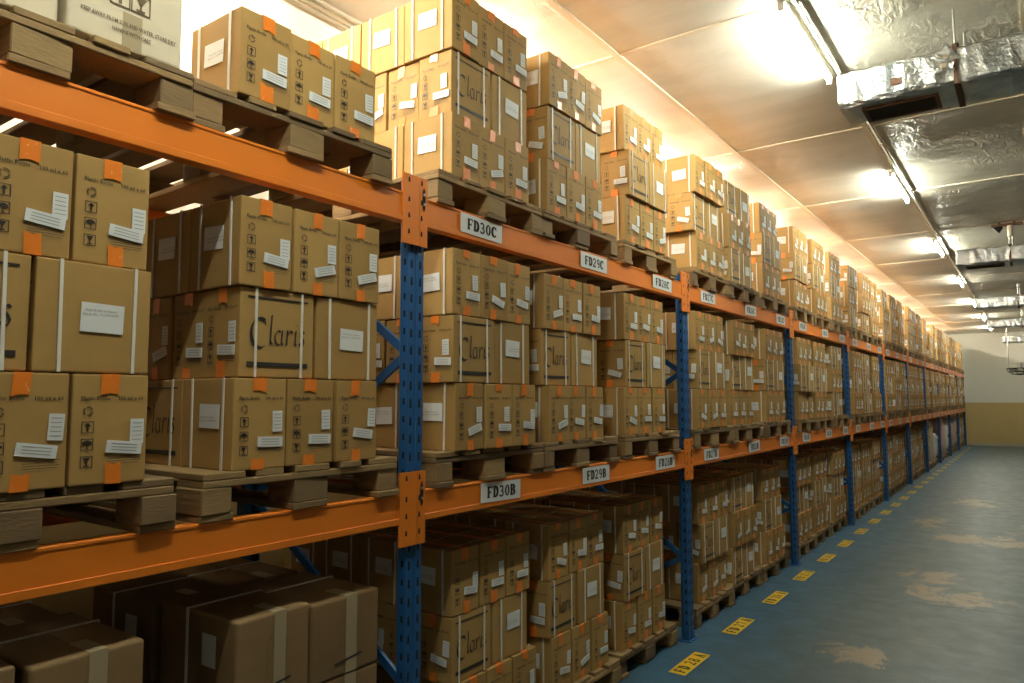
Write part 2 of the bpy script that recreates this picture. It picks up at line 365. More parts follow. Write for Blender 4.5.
def rot_rect(cx, cy, w, h, a):
    c, s = math.cos(R(a)), math.sin(R(a)); return [[(cx+x*c-y*s, cy+x*s+y*c) for x, y in ((-w/2, -h/2), (w/2, -h/2), (w/2, h/2), (-w/2, h/2))]]
def paper_on(mb, cx, cy, w, h, a, o, u, n, off=.0040, lines=3):
    # a thin paper slip with its print
    uu, nn, oo = Vector(u), Vector(n), Vector(o)
    P = rot_rect(cx, cy, w, h, a)[0]
    lo = [oo+uu*x+Vector((0, 0, 1))*y+nn*.0022 for x, y in P]; hi = [oo+uu*x+Vector((0, 0, 1))*y+nn*off for x, y in P]
    fl = uu.cross(Vector((0, 0, 1))).dot(nn) < 0
    mb.poly(hi if not fl else hi[::-1], 'paper')
    for i in range(4):
        j = (i+1) % 4; f = [lo[i], lo[j], hi[j], hi[i]]; mb.poly(f if not fl else f[::-1], 'paper')
    c, s = math.cos(R(a)), math.sin(R(a)); q = []
    for i in range(lines):
        y = h*(.5-(i+1)/(lines+1)); q += [[(cx+xx*c-yy*s, cy+xx*s+yy*c) for xx, yy in ((-w*.36, y-.0011), (w*.36, y-.0011), (w*.36, y+.0011), (-w*.36, y+.0011))]]
    mb.sheet(q, o, u, (0, 0, 1), n, 'paper_text', off+.0005)
def carton_bits(v, rnd):
    """list of (part name, MB) for variant v"""
    L2, W2 = CL_/2-.002, CW/2-.002; parts = []
    a1, a2, a3 = rnd.uniform(-3, 3), rnd.choice((-16, -6, -2, 3, 9, 15, -8)), rnd.uniform(-3, 3)
    E = ((L2, -W2, 0), (0, 1, 0), (1, 0, 0))
    mb = MB(); paper_on(mb, .158+rnd.uniform(-.01, .006), .146+rnd.uniform(-.012, .008), .036, .066, a1, *E, lines=5); parts.append(('label', mb))
    mb = MB(); paper_on(mb, .128+rnd.uniform(-.012, .008), .090+rnd.uniform(-.012, .006), .092, .032, a2, *E, off=.0052, lines=3); parts.append(('label', mb))
    mb = MB(); oo, uu, nn = (-L2, -W2, 0), (1, 0, 0), (0, -1, 0)
    paper_on(mb, .155+rnd.uniform(-.014, .012), .158+rnd.uniform(-.018, .012), .108, .076, a3, oo, uu, nn, lines=0)
    q = fit('Plastic Bottle Containers', .155-.04, .155+.04, .160, .006)+fit('Batch No. 0123456789', .155-.045, .155+.045, .149, .006)
    mb.sheet(q, oo, uu, (0, 0, 1), nn, 'paper_text', .0045); parts.append(('label', mb))
    # tape over the top seam and under the base, hanging down both ends
    for top in (1, 0):
        mb = MB(); w = rnd.choice((.040, .046, .050)); yc = rnd.uniform(-.016, .012); d1 = rnd.uniform(.035, .058); sk = rnd.uniform(-.006, .006)
        z1 = BH+.0012 if top else -.0004; z0 = BH-d1 if top else d1*1.0
        for sg in (1, -1):
            x = sg*(L2+.0032)
            a = [(x, yc-w/2, z1), (x, yc+w/2, z1), (x, yc+w/2+sk, z0+rnd.uniform(-.004, .004)), (x, yc+sk, z0+(.006 if top else -.006)), (x, yc-w/2+sk, z0+rnd.uniform(-.004, .004))]
            mb.poly(a if (sg < 0) == bool(top) else a[::-1], 'tape')
        if not top: mb.poly([(-L2-.0032, yc-w/2, z1), (-L2-.0032, yc+w/2, z1), (L2+.0032, yc+w/2, z1), (L2+.0032, yc-w/2, z1)], 'tape')
        if top: mb.poly([(-L2-.0032, yc-w/2, z1), (L2+.0032, yc-w/2, z1), (L2+.0032, yc+w/2, z1), (-L2-.0032, yc+w/2, z1)], 'tape')
        parts.append(('tape', mb))
    for sx in (-.30, .31):
        mb = MB(); xc = (sx+rnd.uniform(-.03, .03))*CL_; w = .0085; q = .0048; sk = rnd.uniform(-.004, .004)
        y0, z1 = W2+q, BH+.0018
        for sg in (1, -1):
            a = [(xc-w/2, sg*y0, 0.0), (xc+w/2, sg*y0, 0.0), (xc+w/2+sk, sg*y0, z1), (xc-w/2+sk, sg*y0, z1)]
            b = [(x, sg*(W2+.001), z) for x, y, z in a]
            mb.poly(a if sg < 0 else a[::-1], 'strap')
            for i in (1, 3): f = [a[i], a[(i+1) % 4], b[(i+1) % 4], b[i]]; mb.poly(f, 'strap')
        mb.poly([(xc-w/2+sk, -y0, z1), (xc+w/2+sk, -y0, z1), (xc+w/2+sk, y0, z1), (xc-w/2+sk, y0, z1)], 'strap')
        parts.append(('strap', mb))
    return parts
def carton_body(simple=False, m='card'):
    mb = MB(); L2, W2 = CL_/2-.002, CW/2-.002
    if simple:
        mb.box((-L2, -W2, 0), (L2, W2, BH), m)
    else:       # slightly bulging faces with rounded edges, a flap seam on top
        bm = bmesh.new(); bmesh.ops.create_cube(bm, size=1.0)
        bmesh.ops.scale(bm, vec=(2*L2, 2*W2, BH), verts=bm.verts); bmesh.ops.translate(bm, vec=(0, 0, BH/2), verts=bm.verts)
        bmesh.ops.bevel(bm, geom=list(bm.edges), offset=.0045, segments=2, affect='EDGES', profile=.6)
        k = len(mb.v); bm.verts.index_update(); mb.v = [tuple(v.co) for v in bm.verts]; i = mb.mi(m)
        for f in bm.faces: mb.f.append(tuple(v.index for v in f.verts)); mb.m.append(i)
        bm.free()
        mb.box((-L2+.004, -.0008, BH-.0002), (L2-.004, .0008, BH+.0006), 'ink_soft')
    carton_print(mb, simple); return mb
rv = random.Random(5)
NV = 7
PROTO = []; FLAT = []; body_me = carton_body().mesh('body')
for v in range(NV):
    bits = carton_bits(v, rv)
    root = empty('carton', (0, 0, -50))
    b = bpy.data.objects.new('body', body_me); COL.objects.link(b); b.parent = root
    for nme, mb in bits: mb.build(nme, root)
    PROTO.append(root)
    s = carton_body(True)
    for nme, mb in bits:
        if nme == 'label':      # keep the slip only
            q = MB(); q.v, q.f, q.m, q.mats = mb.v[:8], mb.f[:1], mb.m[:1], mb.mats[:1]; q.v = mb.v[:4]; s.add(q)
        else: s.add(mb)
    FLAT.append(s)
FLAT_ME = [s.mesh('carton') for s in FLAT]

# ------------------------------------------------------------------ pallet  (origin: front centre on the ground; front faces +x, 1.2 deep, 0.8 wide)
PALL = 0.144
def pallet_parts(rnd):
    P = []; w = 0.40; j = lambda a=.004: rnd.uniform(-a, a)
    for i, (c, bw) in enumerate(((-.3275, .145), (-.165, .10), (0, .145), (.165, .10), (.3275, .145))):
        mb = MB(); mb.box((-1.2+j(.01), c-bw/2+j(), .122), (j(.008), c+bw/2+j(), .1435), 'wood'); P.append(('deck_board', mb))
    for x in (-.0725, -.6, -1.1275):
        mb = MB(); mb.box((x-.0725, -w+j(), .1), (x+.0725, w+j(), .1215), 'wood'); P.append(('stringer_board', mb))
        for y, bw in ((-.35, .10), (0, .145), (.35, .10)):
            mb = MB(); a = R(rnd.uniform(-4, 4)); mt = Matrix.Translation((x+j(.01), y+j(.006), 0)) @ Matrix.Rotation(a, 4, 'Z')
            mb.box((-.068, -bw/2, .0225), (.068, bw/2, .0995), 'wood', mt); P.append(('block', mb))
    for y, bw in ((-.35, .10), (0, .145), (.35, .10)):
        mb = MB(); mb.box((-1.2+j(.01), y-bw/2+j(.01), 0), (j(.01), y+bw/2+j(.01), .022), 'wood'); P.append(('bottom_board', mb))
    return P
PP = []; PF = []
for v in range(4):
    parts = pallet_parts(rv); root = empty('wooden_pallet', (0, 0, -50))
    for nme, mb in parts: mb.build(nme, root, bevel=.003)
    PP.append(root); s = MB()
    for nme, mb in parts: s.add(mb)
    PF.append(s.mesh('wooden_pallet'))

ORD = ['first', 'second', 'third', 'fourth', 'fifth', 'sixth', 'seventh', 'eighth', 'ninth', 'tenth', 'eleventh']
# ------------------------------------------------------------------ room
def slab_box(name, a, b, m): mb = MB(); mb.box(a, b, m); return struct(mb.build(name))
slab_box('floor', (WALL_L-.2, YBACK-.2, -.12), (WALL_R+.2, YEND+.2, 0), 'floor')
slab_box('wall_left', (WALL_L-.2, YBACK, 0), (WALL_L, YEND, CEIL), 'wall_end')
slab_box('wall_right', (WALL_R, YBACK, 0), (WALL_R+.2, YEND, CEIL), 'wall_dim')
slab_box('wall_end', (WALL_L-.2, YEND, 0), (WALL_R+.2, YEND+.2, CEIL), 'wall_end')
slab_box('wall_back', (WALL_L-.2, YBACK-.2, 0), (WALL_R+.2, YBACK, CEIL), 'wall')
mb = MB(); mb.box((WALL_L-.2, YBACK-.2, CEIL), (-1.05, YEND+.2, CEIL+.15), 'ceil'); mb.box((-1.05, YBACK-.2, CEIL), (WALL_R+.2, YEND+.2, CEIL+.15), 'ceil_foil')
struct(mb.build('ceiling'))
slab_box('baseboard_end', (-1.9, YEND-.02, 0), (WALL_R, YEND, .10), 'concrete')
n = 1
for x in (-2.15, 0.06, 1.2):
    slab_box('trim_%d' % n, (x-.022, YBACK, CEIL-.012), (x+.022, YEND, CEIL), 'joint'); n += 1
slab_box('trim_%d' % n, (-1.075, YBACK, CEIL-.010), (-1.035, YEND, CEIL), 'joint'); n += 1
y = 4.2-2.37*2
while y < YEND-.5:
    for xa, xb in ((WALL_L, -2.172), (-2.128, -1.075), (-1.035, .038), (.082, 1.178), (1.222, WALL_R)):
        pass
    mb = MB()
    for xa, xb in ((WALL_L, -2.172), (-2.128, -1.075), (-1.035, .038), (.082, 1.178), (1.222, WALL_R)): mb.box((xa, y-.018, CEIL-.009), (xb, y+.018, CEIL), 'joint')
    struct(mb.build('trim_%d' % n)); n += 1; y += 2.37

# ------------------------------------------------------------------ lamps
def lamp(x, y, m, label, group):
    r = empty('fluorescent_light', (x, y, CEIL))
    mb = MB(); mb.box((-.022, -.64, -.045), (.022, .64, -.011), 'lamp_body'); mb.build('housing', r, bevel=.004)
    mb = MB(); mb.cyl((0, -.60, -.060), (0, .60, -.060), .0145, m, 10); mb.build('tube', r)
    for s in (-1, 1):
        mb = MB(); mb.box((-.016, s*.60-.012, -.088), (.016, s*.60+.012, -.044), 'lamp_body'); mb.build('tube_holder', r, bevel=.003)
    tag(r, label, 'ceiling light', group)
for k in range(7):
    lamp(-1.065, 4.70+3.86*k, 'tube_dim' if k == 3 else 'tube_w', '%s lit fluorescent tube from the camera on the ceiling line over the aisle' % ORD[k], 'fluorescent tubes over the aisle')
lamp(-1.065, 4.70-3.86, 'tube_w', 'lit fluorescent tube on the aisle ceiling nearest the camera, out of the frame', 'fluorescent tubes over the aisle')
for k in range(12):
    lamp(-3.05, 1.45+2.4*k, 'tube_l', '%s lit warm fluorescent tube from the camera, on the ceiling above the racking' % (ORD+['last'])[k], 'warm fluorescent tubes above the racking')
mb = MB(); mb.cyl((-1.0, YBACK+.05, CEIL-.022), (-1.0, YEND-.05, CEIL-.022), .011, 'lamp_body', 8)
y = -2
while y < YEND: mb.box((-1.016, y-.012, CEIL-.040), (-.984, y+.012, CEIL-.010), 'lamp_body'); y += 1.5
tag(mb.build('conduit_pipe'), 'thin cream conduit pipe running along the ceiling beside the aisle tubes', 'pipe')
mb = MB()
for dx in (0, .05, .10): mb.cyl((WALL_L+.06+dx, YBACK+.05, CEIL-.02), (WALL_L+.06+dx, YEND-.05, CEIL-.02), .010, 'lamp_body', 8)
tag(mb.build('conduit_pipe'), 'bundle of three pale pipes along the ceiling corner above the left wall', 'pipe')

# ------------------------------------------------------------------ foil ducts
def duct(xe, yf, yb, z0, z1, opening, label, strapx):
    r = empty('foil_duct', (xe, (yf+yb)/2, z0)); L = WALL_R-.02-xe; W = yb-yf; H = z1-z0; rnd = random.Random(int(yf*10))
    bm = bmesh.new(); nx = 60; prof = []
    for (cx, cz, a0) in ((W/2-.03, H-.03, 0), (-W/2+.03, H-.03, 90), (-W/2+.03, .03, 180), (W/2-.03, .03, 270)):
        for i in range(4): a = R(a0+30*i); prof.append((cx+.03*math.cos(a), cz+.03*math.sin(a)))
    rings = []
    for i in range(nx+1):
        x = L*i/nx; rg = []
        for (py, pz) in prof:
            dn = .006 if 0 < i else .003
            rg.append(bm.verts.new((x+(rnd.uniform(-.008, .008) if i else rnd.uniform(-.004, .01)), py+rnd.uniform(-dn, dn), pz+rnd.uniform(-dn, dn))))
        rings.append(rg)
    N = len(prof)
    for i in range(nx):
        for j in range(N): bm.faces.new((rings[i][j], rings[i][(j+1) % N], rings[i+1][(j+1) % N], rings[i+1][j]))
    bm.faces.new(rings[0]); bm.faces.new(rings[-1][::-1]); bmesh.ops.recalc_face_normals(bm, faces=bm.faces)
    me = bpy.data.meshes.new('duct_body'); bm.to_mesh(me); bm.free(); me.materials.append(M['foil'])
    o = bpy.data.objects.new('duct_body', me); COL.objects.link(o); o.parent = r
    if opening:
        a, b = opening; mb = MB(); y0, y1 = -W/2+.10, W/2-.045; z = -.012; q = .022
        for c0, c1 in (((a, y0, z), (b, y0+q, .012)), ((a, y1-q, z), (b, y1, .012)), ((a, y0+q, z), (a+q, y1-q, .012)), ((b-q, y0+q, z), (b, y1-q, .012))): mb.box(c0, c1, 'rust')
        vf = mb.build('vent_frame', r); mb = MB(); mb.box((a+q, y0+q, -.006), (b-q, y1-q, .008), 'dark')
        mb.build('vent_opening', vf)
    for sx in strapx:
        mb = MB(); e = .010; p = [(sx, -W/2-e, H+e), (sx, -W/2-e, -e), (sx+.01, W/2+e, -e), (sx+.01, W/2+e, H+e), (sx, -W/2-e, H+e)]
        for (a, b) in zip(p, p[1:]):
            lo = tuple(min(u, v)-(.011 if i == 0 else .002) for i, (u, v) in enumerate(zip(a, b))); hi = tuple(max(u, v)+(.011 if i == 0 else .002) for i, (u, v) in enumerate(zip(a, b)))
            mb.box(lo, hi, 'rust')
        mb.build('strap', r)
        mb = MB(); mb.cyl((sx, -W/2+.02, H), (sx, -W/2+.02, CEIL-z0), .006, 'steel', 6); mb.cyl((sx+.03, W/2-.02, H), (sx+.03, W/2-.02, CEIL-z0), .006, 'steel', 6); mb.build('hanger_rod', r)
        mb = MB(); c = Vector((sx-.05, -W/2-.006, H*.62))
        for i in range(9):
            a = rnd.uniform(0, 6.28); p = c+Vector((rnd.uniform(-.05, .05), -.008*rnd.random()-.002*i, rnd.uniform(-.05, .06))); s = rnd.uniform(.02, .045)
            mb.poly([p+Vector((s*math.cos(a), -.01, s*math.sin(a))), p+Vector((s*math.cos(a+2), .0, s*math.sin(a+2))), p+Vector((s*math.cos(a+4), -.004, s*math.sin(a+4)))], 'foil')
        mb.build('loose_foil', r)
    tag(r, label, 'duct', 'foil ducts across the ceiling'); return r
d = duct(-.925, 4.83, 5.22, 3.50, 3.72, (.12, .54), 'large foil wrapped duct nearest the camera with a dark rectangular vent opening', (.64,))
mb = MB(); mb.box((.30, -.19, .07), (.36, -.205, .11), 'rust'); mb.box((.575, -.20, .10), (.61, -.214, .19), 'tape_clear'); mb.build('torn_tape', d)
duct(-.80, 11.72, 12.12, 3.50, 3.72, (.10, .55), 'second foil duct from the camera, hung beyond the bracket on the ceiling', (.62,))
duct(-.90, 17.6, 18.0, 3.50, 3.72, None, 'third foil duct from the camera across the ceiling', (.72,))
duct(-.92, 22.6, 23.0, 3.50, 3.71, None, 'fourth foil duct from the camera across the ceiling', (.74,))
duct(-.75, 28.0, 28.4, 3.42, 3.62, None, 'farthest foil duct, close to the end wall', (.72,))
# bracket on the ceiling above the second duct, with cable
r = empty('ceiling_bracket', (-.19, 11.3, CEIL))
mb = MB(); mb.box((-.17, -.03, -.05), (.17, .03, -.02), 'rust'); mb.cyl((-.08, 0, -.02), (-.08, 0, 0), .015, 'rust'); mb.cyl((.08, 0, -.02), (.08, 0, 0), .015, 'rust'); mb.build('arm', r)
mb = MB(); mb.cyl((-.12, 0, -.10), (-.06, 0, -.05), .05, 'dark', 10, .03); mb.build('shade', r)
mb = MB(); mb.cyl((.03, 0, -.19), (.03, 0, -.05), .03, 'joint', 10); mb.build('socket', r)
tag(r, 'small dark bracket with a pale socket fixed to the ceiling before the second duct', 'bracket')
# caged fan hanging near the end wall
fan = empty('caged_fan', (-.32, 26.6, 2.35))
mb = MB(); mb.cyl((-.28, 0, .20), (-.28, 0, CEIL-2.35), .012, 'steel', 8); mb.cyl((.28, 0, .20), (.28, 0, CEIL-2.35), .012, 'steel', 8); mb.build('hanging_rod', fan)
mb = MB()
for zz, rr in ((.20, .33), (.10, .30), (.03, .20)):
    p = [(rr*math.cos(2*math.pi*i/24), rr*math.sin(2*math.pi*i/24), zz) for i in range(25)]; mb.path(p, .012, 'dark', 5)
for i in range(10):
    a = 2*math.pi*i/10; mb.path([(.33*math.cos(a), .33*math.sin(a), .20), (.30*math.cos(a), .30*math.sin(a), .10), (.20*math.cos(a), .20*math.sin(a), .03), (0, 0, .0)], .007, 'dark', 5)
mb.build('cage', fan)
mb = MB(); mb.cyl((0, 0, .18), (0, 0, .36), .07, 'steel', 14); mb.cyl((-.28, 0, .36), (.28, 0, .36), .012, 'steel', 8); mb.build('motor', fan)
mb = MB()
for i in range(4):
    mt = Matrix.Rotation(math.pi/2*i+.4, 4, 'Z') @ Matrix.Rotation(R(22), 4, 'X'); mb.box((.05, -.05, -.003), (.27, .05, .003), 'steel', Matrix.Translation((0, 0, .15)) @ mt)
mb.build('blade', fan)
tag(fan, 'caged fan hanging on two rods near the end wall at the right edge', 'fan')

# ------------------------------------------------------------------ racking
FRONT, REAR = (-2.072, -2.012), (-3.12, -3.035)
def frame_parts(root):
    for nme, (xa, xb), sg in (('front', FRONT, 1), ('rear', REAR, -1)):
        mb = MB(); w = .045; xf = xb if sg > 0 else xa; xr = xa if sg > 0 else xb; g = .006*sg
        prof = [(xf, -w), (xf, -.008), (xf-g, -.005), (xf-g, .005), (xf, .008), (xf, w), (xr+(xf-xr)*.35, w), (xr, w*.62), (xr, w*.42), (xr+(xf-xr)*.06, w*.42), (xr+(xf-xr)*.32, w-.004), (xf-.004*sg, w-.004), (xf-.004*sg, -w+.004), (xr+(xf-xr)*.32, -w+.004), (xr+(xf-xr)*.06, -w*.42), (xr, -w*.42), (xr, -w*.62), (xr+(xf-xr)*.35, -w)]
        zt = ZC+.065; k = len(prof); i = mb.mi('blue')
        mb.v = [(x, y, .006) for x, y in prof]+[(x, y, zt) for x, y in prof]
        for j in range(k):
            f = (j, (j+1) % k, k+(j+1) % k, k+j); mb.f.append(f if sg > 0 else f[::-1]); mb.m.append(i)
        z = .10
        while z < zt-.03:
            for yc in (-.025, .025):
                q = [(yc-.0065, z), (yc, z-.004), (yc+.0065, z), (yc+.005, z+.030), (yc, z+.033), (yc-.005, z+.030)]
                mb.sheet([q], (xf, 0, 0), (0, 1, 0), (0, 0, 1), (sg, 0, 0), 'dark', .0008)
            # slots on the flank that faces the camera
            mb.sheet([[(0, z+.01), (.012, z+.01), (.012, z+.035), (0, z+.035)]], (xr+(xf-xr)*.62, -w, 0), (1, 0, 0), (0, 0, 1), (0, -1, 0), 'dark', .0008)
            z += .07
        mb.build('post', root)
        mb = MB(); mb.box((min(xa, xb)-.02, -.07, 0), (max(xa, xb)+.02, .07, .006), 'blue'); mb.cyl((max(xa, xb)+.008, .055, .006), (max(xa, xb)+.008, .055, .022), .010, 'steel', 6); mb.build('foot_plate', root)
    zs = [(FRONT[0]+.02, .56), (REAR[1]-.02, .02), (REAR[1]-.02, 1.18), (FRONT[0]+.02, 1.86), (REAR[1]-.02, 2.52)]
    for a, b in ((0, 1), (0, 2), (3, 2), (3, 4)):
        p, q = Vector((zs[a][0], 0, zs[a][1])), Vector((zs[b][0], 0, zs[b][1]+.03)); dd = (q-p).normalized(); nn = Vector((-dd.z, 0, dd.x))*.018
        mb = MB(); P = [p-nn, q-nn, q+nn, p+nn]
        k0 = [(v.x, -.012+(.010 if a == 0 and b == 1 or a == 3 and b == 2 else 0), v.z) for v in P]; k1 = [(x, y+.014, z) for x, y, z in k0]
        mb.poly(k0, 'blue'); mb.poly(k1[::-1], 'blue')
        for i in range(4): mb.poly([k0[i], k1[i], k1[(i+1) % 4], k0[(i+1) % 4]], 'blue')
        mb.build('brace', root)
fr0 = empty('rack_upright_frame', (0, Y0-BAY, 0)); frame_parts(fr0)
tag(fr0, 'blue upright frame of the racking left of the frame edge', 'rack upright', 'blue upright frames of the racking')
for k in range(11):
    o = copy_tree(fr0); o.location = (0, Y0+BAY*k, 0)
    o['label'] = 'blue slotted rack upright frame, %s from the camera' % ORD[k] if k < 10 else 'blue slotted rack upright frame at the far end of the racking by the end wall'

BH_ = .118
def beam_body(mb, xf, sg, L):
    y0, y1 = .0485, L-.0485; x0, x1 = sorted((xf, xf-.045*sg)); z1, z0 = 0, -BH_
    mb.box((x0, y0, z0), (x1, y1, z1), 'orange')
    lip = sorted((xf, xf+.005*sg)); mb.box((lip[0], y0, z0), (lip[1], y1, z0+.024), 'orange')
    lip = sorted((xf, xf+.003*sg)); mb.box((lip[0], y0, z1-.010), (lip[1], y1, z1), 'orange')
def connector(mb, xf, sg, ya, yb, pin):
    x0, x1 = sorted((xf-.003*sg, xf+.006*sg)); mb.box((x0, min(ya, yb), -.205), (x1, max(ya, yb), .078), 'orange')
    yc = (ya+yb)/2
    for z in (.045, -.035, -.10, -.165):
        for yy in (yc-.013 if ya < yb else yc+.013,):
            q = [(yy-.006, z), (yy+.006, z), (yy+.004, z+.020), (yy-.004, z+.020)]; mb.sheet([q], (x1 if sg > 0 else x0, 0, 0), (0, 1, 0), (0, 0, 1), (sg, 0, 0), 'dark', .001)
    if pin:
        q = [(yc+a, b) for a, b in arc(0, -.012, .010, .050, 0, 360, 12)[:-1]]; mb.sheet([q], (x1, 0, 0), (0, 1, 0), (0, 0, 1), (sg, 0, 0), 'dark', .001)
        for z in (.010, -.030): mb.cyl((x1, yc, z), (x1+.006, yc, z), .006, 'steel', 8)
def sign(code, y, root):
    mb = MB(); w, h = .30, .086; mb.box((-.0008, -w/2, -h/2), (.0016, w/2, h/2), 'paper')
    mb.sheet(slab_text(code, .050, 0, 0, asp=1.18), (.0016, 0, 0), (0, 1, 0), (0, 0, 1), (1, 0, 0), 'ink', .0006)
    o = mb.build('location_sign', root); o.location = (X0+.0145, y, -.052-.003); o.rotation_euler = (R(random.Random(code).uniform(-1.5, 1.5)), 0, 0)
    o['label'] = 'white sign reading %s' % code
SIGN_Y = (.41, 1.44, 2.37)
for b in range(-1, 10):
    for lv, z in (('lower', ZB), ('upper', ZC)):
        dz = 0.0
        root = empty('rack_beam', (0, Y0+BAY*b, z+dz))
        mb = MB(); beam_body(mb, X0+.008, 1, BAY); mb.build('beam', root, bevel=.0015)
        mb = MB(); connector(mb, X0+.008, 1, .002, .047, True); mb.build('connector', root)
        mb = MB(); connector(mb, X0+.008, 1, BAY-.095, BAY-.002, False); mb.build('connector', root)
        where = 'left of the nearest upright' if b < 0 else 'spanning the %s bay right of the nearest upright' % ORD[b]
        tag(root, 'orange front %s beam %s' % (lv, where), 'rack beam', 'orange front beams')
        if b >= 0:
            for s in range(3): sign('FD%d%s' % (30-3*b-s, 'B' if lv == 'lower' else 'C'), SIGN_Y[s]+(.145 if (b, s, lv) == (0, 0, 'lower') else 0), root)
        root = empty('rack_beam', (0, Y0+BAY*b, z+dz))
        mb = MB(); beam_body(mb, -3.128, -1, BAY); mb.build('beam', root)
        mb = MB(); connector(mb, -3.128, -1, .002, .060, False); mb.build('connector', root)
        tag(root, 'orange rear %s beam near the wall %s' % (lv, where), 'rack beam', 'orange rear beams')

# floor stickers
for i in range(28):
    num = 28-i+1
    if num < 1: break
    yc = 4.505+.933*(i-1)
    mb = MB(); mb.box((-1.905, yc-.215, .0002), (-1.797, yc+.215, .0018), 'yellow')
    mb.sheet(slab_text('FD %02d A' % num, .074, 0, 0, asp=1.0, gap=.26), (-1.851, yc, .0018), (0, 1, 0), (-1, 0, 0), (0, 0, 1), 'ink', .0005)
    tag(mb.build('floor_sticker'), 'yellow floor sticker printed FD %02d A beside the racking' % num, 'floor sticker', 'yellow location stickers on the floor')

# ------------------------------------------------------------------ stock
INDIV = {tuple(int(q) for q in k) for k in '000000 000001 000002 000010 000100 000101 000110 000200 000201 000202 000210 000211 000212 000220 000221 000230 001000 001001 001002 001010 001100 001101 001110 001120 001200 001201 001202 001210 002000 002001 002002 002010 002100 002101 002110 002120 002200 002201 002202 002210 002220 010000 010001 010002 010100 010101 010200 010201 010202 010210 010211 010212 010220 011000 011001 011002 011100 011101 011200 011201 011202 012000 012001 012002 012100 012101 012200 012201 012202 020000 020001 020002 020100 020101 020200 020201 020202 020210 020211 020212 020220 021000 021001 021002 021100 021101 021200 021201 021202 022000 022001 022002 022100 022101 022200 022201 022202 100000 100001 100002 100100 100101 100110 100200 100201 100202 100210 100211 100212 100220 101000 101001 101002 101100 101101 101110 101200 101201 101202 102000 102001 102002 102100 102101 102110 102200 102201 102202 110000 110001 110100 110101 110102 110200 110201 110210 111000 111001 111002 111100 111101 111200 111201 111202 112000 112001 112100 112101 112102 112200 112201 120000 120001 120002 120100 120101 120200 120201 120202 120210 121000 121001 121002 121100 121101 121200 121201 121202 122000 122001 122002 122100 122101 122200 122201 122202 200000 200001 200002 200100 200101 200200 200201 200202 200210 201000 201001 201002 201100 201101 201200 201201 201202 202000 202001 202100 202101 202200 202201 202202 210000 210002 210100 210101 210200 210201 210202 211000 211001 211100 211101 211200 211201 212000 212001 212002 212100 212101 212200 212202 220000 220001 220002 220100 220101 220200 220201 221000 221001 221100 221101 221200 221201 222000 222100 222101 222200 300101 300200 300201 300210 301000 301100 301200 302000 302100 302200 302201 310100 310200 311000 311001 311100 311200 312000 312100 312200 320000 320100 320200 321000 321100 321200 400000 400200 401000 402000 402100 402200 411000 411100 411200 421000 421100 502100 502200'.split()}   #INDIV#
SLOT_P = (.49, 1.31, 2.19); SLOT_S = (.47, 1.26, 2.12)
ZL = (0.0, ZB, ZC); LV = 'ABC'
rnd = random.Random(11)
PAT = {}
for l in (0, 2): PAT[(1, 1, l)] = 'MEM'
PAT.update({(2, 2, 1): 'MEM', (3, 0, 2): 'MEM', (2, 0, 2): 'EME', (3, 1, 2): 'MEE', (4, 1, 0): 'EEM', (5, 1, 2): 'MEM', (3, 1, 1): 'MMM'})
stuff = MB(); n_ind = 0; KEYS = []
def where_txt(b, s, l):
    code = 30-3*b-s
    if b < 0: return ('floor', 'middle', 'top')[l] + '-level ' + ('pallet left of nearest upright', 'pallet at left frame edge')[0 if s == 2 else 1]
    return ('floor pallet by sticker FD%02dA' % code if code != 30 and code != 29 else 'floor pallet below sign FD%dB' % code) if l == 0 else 'pallet above sign FD%d%s' % (code, LV[l-0] if l == 0 else ('', 'B', 'C')[l])
def put_carton(key, x, y, z, rz, label, group, detail):
    global n_ind
    v = rnd.randrange(NV); KEYS.append(key)
    rot = rz + R(rnd.gauss(0, .55))
    if INDIV is not None and key not in INDIV and key[0] >= 0:
        stuff.add(FLAT[v], Matrix.Translation((x, y, z)) @ Matrix.Rotation(rot, 4, 'Z')); return
    if detail: o = copy_tree(PROTO[v])
    else:
        o = bpy.data.objects.new('carton', FLAT_ME[v]); COL.objects.link(o)
    o.location = (x, y, z); o.rotation_euler = (0, 0, rot); o.name = 'carton'
    tag(o, label, 'carton', group); o['_key'] = ','.join(map(str, key)); n_ind += 1
LAYN = ('bottom', 'middle', 'top')
